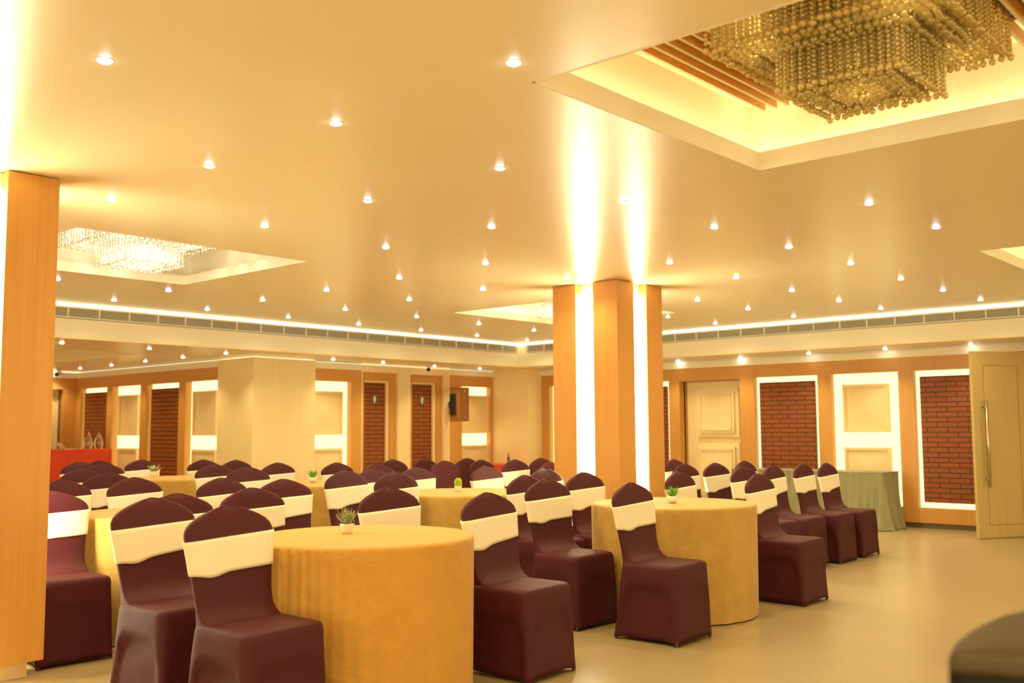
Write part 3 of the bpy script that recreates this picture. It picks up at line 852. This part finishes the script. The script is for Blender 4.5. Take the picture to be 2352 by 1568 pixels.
TB = [(3.27, 3.93, .555, 'nearest round table with a floor-length gold cloth, carrying the grey-green sprig', PI * 1.05),
      (6.07, 3.90, .575, 'round gold-clothed table by the open aisle, carrying the bright grass pot', None),
      (6.03, 5.95, .575, 'round gold-clothed table with the lime bush pot, left of the central pillar', None),
      (6.10, 8.06, .575, 'round gold-clothed table below the beige column, carrying the tall dark grass pot', None),
      (5.95, 10.33, .575, 'far left round gold-clothed table with the pale leafy pot', None),
      (3.41, 6.09, .565, 'round gold-clothed table behind the left pillar chair', None)]
for i, (x, y, r, lab, g) in enumerate(TB):
    t = thing('round_table', lab, 'table', (x, y, 0), group='round banquet tables')
    cloth(t, r, TZ, 11 + i, .008, g, M['gold_cloth'] if g else M['gold_cloth2'])

# ---------------------------------------------------------------- potted plants
def pot(t, prof, n=20, square=False):
    bm = bmesh.new()
    if square:
        rings = []
        for r, z in prof: rings.append([(p[0], p[1], z) for p in superring(r, -r, r, z, 24, 5)])
        loft(bm, rings)
    else: lathe(bm, prof, n)
    o = obj('pot', bm, M['white_pot'], t, True)
    return o
def blade(bm, p, ang, tilt, ln, w):
    d = Vector((math.cos(ang) * math.sin(tilt), math.sin(ang) * math.sin(tilt), math.cos(tilt)))
    sd = Vector((-math.sin(ang), math.cos(ang), 0)); p = Vector(p)
    prev = None
    for k, (q, ww) in enumerate(((0, .6), (.35, 1), (.7, .8), (1, .05))):
        c = p + d * ln * q + Vector((math.cos(ang), math.sin(ang), -.5)) * (q * q * ln * .18)
        a, b_ = bm.verts.new(c + sd * w * ww), bm.verts.new(c - sd * w * ww)
        m_ = bm.verts.new(c + Vector((0, 0, -w * ww * .5)))
        if prev:
            bm.faces.new((prev[0], prev[2], m_, a)); bm.faces.new((prev[2], prev[1], b_, m_)); bm.faces.new((prev[1], prev[0], a, b_))
        prev = (a, b_, m_)
def plant(px, kind, label, mat, sc=1.0, z=TZ, pos=None):
    p = onz(*px, z) if pos is None else Vector(pos)
    t = thing('potted_plant', label, 'potted plant', (p.x, p.y, z + .0015), random.uniform(0, 3), group='table-centre plants')
    t.scale = (sc, sc, sc)
    rnd = random.Random(px[0])
    if kind == 'sprig':
        pot(t, [(.022, 0), (.025, .003), (.034, .050), (.034, .052), (.030, .052), (.029, .046)], square=True)
        bm = bmesh.new()
        for i in range(70):
            a = rnd.uniform(0, 6.28); tl = rnd.uniform(0, .95); ln = rnd.uniform(.05, .092)
            d = Vector((math.cos(a) * math.sin(tl), math.sin(a) * math.sin(tl), math.cos(tl)))
            b0 = Vector((rnd.uniform(-.018, .018), rnd.uniform(-.018, .018), .045))
            tube(bm, b0, b0 + d * ln, .0009, 4)
            for q in (.45, .6, .75, .88, 1):
                c = b0 + d * ln * q + Vector([rnd.uniform(-.006, .006) for _ in range(3)])
                bmesh.ops.create_icosphere(bm, subdivisions=1, radius=rnd.uniform(.0028, .0048), matrix=Matrix.Translation(c) @ Matrix.Diagonal((1, 1, .6, 1)))
        obj('foliage', bm, M[mat], t)
    elif kind == 'grass':
        pot(t, [(.020, 0), (.030, .010), (.036, .028), (.034, .046), (.030, .047), (.029, .040)])
        bm = bmesh.new()
        for i in range(80):
            a = rnd.uniform(0, 6.28); r_ = rnd.uniform(0, .018)
            blade(bm, (r_ * math.cos(a), r_ * math.sin(a), .038), a + rnd.uniform(-.5, .5), rnd.uniform(.05, .65), rnd.uniform(.05, .095), .0032)
        obj('foliage', bm, M[mat], t)
    elif kind == 'bush':
        pot(t, [(.024, 0), (.027, .003), (.031, .045), (.031, .048), (.027, .048), (.027, .042)])
        bm = bmesh.new()
        for i in range(150):
            a = rnd.uniform(0, 6.28); zz = rnd.uniform(0, 1)
            R_ = .032 * math.sqrt(max(0, 1 - (zz * 1.05 - .3) ** 2 / .75)) * rnd.uniform(.7, 1)
            bmesh.ops.create_icosphere(bm, subdivisions=1, radius=rnd.uniform(.004, .0075), matrix=Matrix.Translation((R_ * math.cos(a), R_ * math.sin(a), .048 + zz * .062)) @ Matrix.Rotation(a, 4, 'Z') @ Matrix.Diagonal((1, .7, 1.2, 1)))
        obj('foliage', bm, M[mat], t)
    else:
        pot(t, [(.024, 0), (.027, .003), (.034, .045), (.034, .048), (.030, .048), (.03, .042)])
        bm = bmesh.new()
        for i in range(34):
            a = rnd.uniform(0, 6.28)
            blade(bm, (0, 0, .04), a, rnd.uniform(.3, 1.1), rnd.uniform(.05, .09), .009)
        obj('foliage', bm, M[mat], t)
    return t
plant((797, 1225), 'sprig', 'small white square pot with grey-green beaded sprig on the nearest table', 'sage', .93)
plant((1545, 1155), 'grass', 'white bowl pot of bright green grass on the table by the aisle', 'grass', 1.02)
plant((1052, 1129), 'bush', 'white pot with round lime-green bush on the table left of the central pillar', 'lime', 1.0)
plant((718, 1108), 'grass', 'white pot of dark spiky grass on the table below the beige column', 'grass', 1.1)
plant((353, 1095), 'leaf', 'white pot of pale broad leaves on the far left table', 'sage', 1.35)
plant((330, 1168), 'leaf', 'green leafy pot of which only the tip shows behind the front-left chair', 'grass', .95, pos=onz(331, 1152, .845))

# ---------------------------------------------------------------- draped rectangular tables
def draped(name, x0, x1, y0, y1, h, mat, label, cat, flare=.04, seed=1, n=60, amp=.012):
    t = thing(name, label, cat, ((x0 + x1) / 2, (y0 + y1) / 2, 0))
    cx, cy = (x0 + x1) / 2, (y0 + y1) / 2
    per = []
    hx, hy = (x1 - x0) / 2, (y1 - y0) / 2
    step = .012
    def edge(ax, ay, bx_, by_, nx, ny):
        ln = math.hypot(bx_ - ax, by_ - ay); k = int(ln / step)
        for i in range(k):
            q = i / k; per.append((ax + (bx_ - ax) * q, ay + (by_ - ay) * q, nx, ny))
    edge(-hx, -hy, hx, -hy, 0, -1); edge(hx, -hy, hx, hy, 1, 0); edge(hx, hy, -hx, hy, 0, 1); edge(-hx, hy, -hx, -hy, -1, 0)
    rnd = random.Random(seed); ph = [rnd.uniform(0, 6) for _ in range(4)]
    rings = []
    for k in range(14):
        q = k / 13; z = h - .012 - (h - .02) * q
        ring = []
        for i, (x, y, nx, ny) in enumerate(per):
            s = i * step
            f_ = math.sin(2 * PI * s / .105 + ph[0] + 1.5 * math.sin(s * 5 + ph[1])) + .5 * math.sin(2 * PI * s / .21 + ph[2])
            d = amp * f_ * (.15 + .85 * q) + flare * q * q + .004
            ring.append((x + nx * d, y + ny * d, z))
        rings.append(ring)
    bm = bmesh.new(); loft(bm, rings[::-1], False, False)
    obj('cloth_skirt', bm, mat, t, True)
    bm = boxes([(-hx - .006, hx + .006, -hy - .006, hy + .006, h - .016, h)]); bevel(bm, .004, 2)
    obj('cloth_top', bm, mat, t)
    return t
draped('buffet_table', 12.30, 12.82, 4.86, 6.95, .715, M['green_cloth'], 'long buffet table with pleated sage green cloth along the right wall', 'table', .07, 2, amp=.028)
draped('display_table', 6.25, 7.62, 15.35, 16.0, 1.0, M['red_cloth'], 'tall table with bright red cloth in the left alcove', 'table', .02, 3)
draped('display_table', 11.95, 13.0 - .42, 10.95, 11.45, .70, M['red_cloth'], 'low table with red cloth at the back near the corner column', 'table', .02, 5)
# glass ornaments on the red table
for k, (x, lab) in enumerate(((7.36, 'clear pointed glass ornament on the red table, the one nearer the pillar'), (7.53, 'clear pointed glass ornament on the red table, the one nearer the brick panel'))):
    t = thing('glass_ornament', lab, 'ornament', (x, 15.6, 1.001), group='glass ornaments on the red table')
    bm = bmesh.new(); lathe(bm, [(.055, 0), (.066, .02), (.07, .09), (.062, .15), (.038, .21), (.014, .26), (.003, .285)], 20); obj('glass_body', bm, M['glass'], t, True)
    bm = bmesh.new()
    pts_ = [(.025 * math.cos(i * .9), .025 * math.sin(i * .9), .01 + i * .009) for i in range(24)]
    for a, b_ in zip(pts_, pts_[1:]): tube(bm, a, b_, .004, 6)
    obj('gold_spiral', bm, M['gold_plate'], t, True)
t = thing('menu_card', 'open white card lying on the red table beside the left pillar', 'card', (6.98, 15.6, 1.001))
obj('card_page', boxes([(-.02, .14, -.1, .1, .0, .004)]), M['paper'], t)
bm = boxes([(0, .12, -.1, .1, 0, .004)]); bmesh.ops.rotate(bm, verts=bm.verts[:], matrix=Matrix.Rotation(math.radians(-125), 3, 'Y'))
o = obj('card_cover', bm, M['paper'], t, loc=(-.02, 0, .002))
t = thing('figurine', 'tiny dark figurine on the low red table at the back', 'ornament', (12.38, 11.15, .701))
bm = bmesh.new(); lathe(bm, [(.03, 0), (.034, .01), (.02, .04), (.026, .09), (.012, .125), (.004, .15)], 14); obj('figurine_body', bm, M['darkmetal'], t, True)
bm = bmesh.new(); bmesh.ops.create_icosphere(bm, subdivisions=2, radius=.015, matrix=Matrix.Translation((0, 0, .155))); obj('figurine_head', bm, M['darkmetal'], t, True)

# ---------------------------------------------------------------- wall speaker, cameras
t = thing('wall_speaker', 'brown wooden box speaker with black grille mounted high on the back wall', 'speaker', (11.50, 11.45, 1.68))
obj('speaker_cabinet', bevel(boxes([(-.115, .115, -.14, .08, -.275, .275)]), .006, 1), M['brown_box'], t)
obj('speaker_grille', bevel(boxes([(-.135, -.116, -.07, .07, -.17, .17)]), .006, 1), M['black'], t)
for z in (-.21, .21):
    bm = bmesh.new(); tube(bm, (.0, -.14, z), (.0, -.148, z), .014, 14); obj('bracket_screw', bm, M['metal'], t)
obj('wall_bracket', boxes([(.05, .10, .08, .27, -.05, .05)]), M['darkmetal'], t)
for (x, y, lab) in ((10.75, 11.35, 'black-lensed dome security camera above the restroom doors'), (7.23, 16.45, 'small security camera under the alcove ceiling')):
    t = thing('security_camera', lab, 'security camera', (x, y, ZL), math.radians(220), group='ceiling security cameras')
    bm = bmesh.new(); lathe(bm, [(.045, 0), (.045, -.02), (.02, -.03), (.012, -.05)], 16); obj('camera_mount', bm, M['trim_white'], t, True)
    bm = bmesh.new(); tube(bm, (-.05, 0, -.055), (.06, 0, -.075), .03, 16); obj('camera_body', bm, M['trim_white'], t, True)
    bm = bmesh.new(); tube(bm, (.055, 0, -.074), (.078, 0, -.078), .031, 16); obj('camera_lens', bm, M['black'], t, True)

# ---------------------------------------------------------------- dark case close to the camera, lower right
prof = [(1.628, .547), (1.66, .562), (1.72, .574), (1.81, .584), (1.91, .589), (2.02, .586), (2.12, .566), (2.2, .52), (2.24, .44), (2.25, .3), (2.24, .12), (2.18, .03), (2.08, -.02), (1.95, -.02), (1.85, .02), (1.76, .12), (1.71, .27), (1.68, .4), (1.652, .49), (1.634, .53)]
cx = sum(p[0] for p in prof) / len(prof); cy = sum(p[1] for p in prof) / len(prof)
t = thing('equipment_case', 'dark out-of-focus flat-topped case with rounded corners, close up at bottom right', 'case', (cx, cy, 0))
bm = bmesh.new(); rings = []
for s_, z in ((.99, .0), (1, .02), (1, .45), (1, .9)):
    rings.append([((p[0] - cx) * s_, (p[1] - cy) * s_, z) for p in prof])
loft(bm, rings); bmesh.ops.recalc_face_normals(bm, faces=bm.faces[:])
obj('case_body', bm, M['case_shaded'], t, True)
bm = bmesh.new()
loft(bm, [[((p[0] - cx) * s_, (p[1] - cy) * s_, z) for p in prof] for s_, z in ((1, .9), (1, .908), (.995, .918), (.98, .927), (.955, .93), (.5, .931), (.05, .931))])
bmesh.ops.recalc_face_normals(bm, faces=bm.faces[:]); obj('case_top', bm, M['case_lit'], t, True)
bm = bmesh.new(); loft(bm, [[((p[0] - cx) * s_, (p[1] - cy) * s_, z) for p in prof] for s_, z in ((1.001, .80), (1.006, .802), (1.006, .818), (1.001, .82))], False, False)
obj('edge_band', bm, M['black'], t, True)

# ---------------------------------------------------------------- world & render settings
w = bpy.data.worlds.new('world'); S.world = w; w.use_nodes = True
bg = w.node_tree.nodes['Background']; bg.inputs[0].default_value = (1, .79, .40, 1); bg.inputs[1].default_value = 1.05
S.view_settings.view_transform = 'Standard'; S.view_settings.look = 'None'
S.view_settings.exposure = 1.13; S.view_settings.gamma = 1
S.view_settings.use_curve_mapping = False
S.cycles.max_bounces = 6; S.cycles.diffuse_bounces = 4; S.cycles.glossy_bounces = 3; S.cycles.transmission_bounces = 4; S.cycles.transparent_max_bounces = 4
S.cycles.use_adaptive_sampling = True; S.cycles.adaptive_threshold = .05
S.cycles.use_denoising = True
S.cycles.sample_clamp_indirect = 8
S.cycles.caustics_reflective = False; S.cycles.caustics_refractive = False
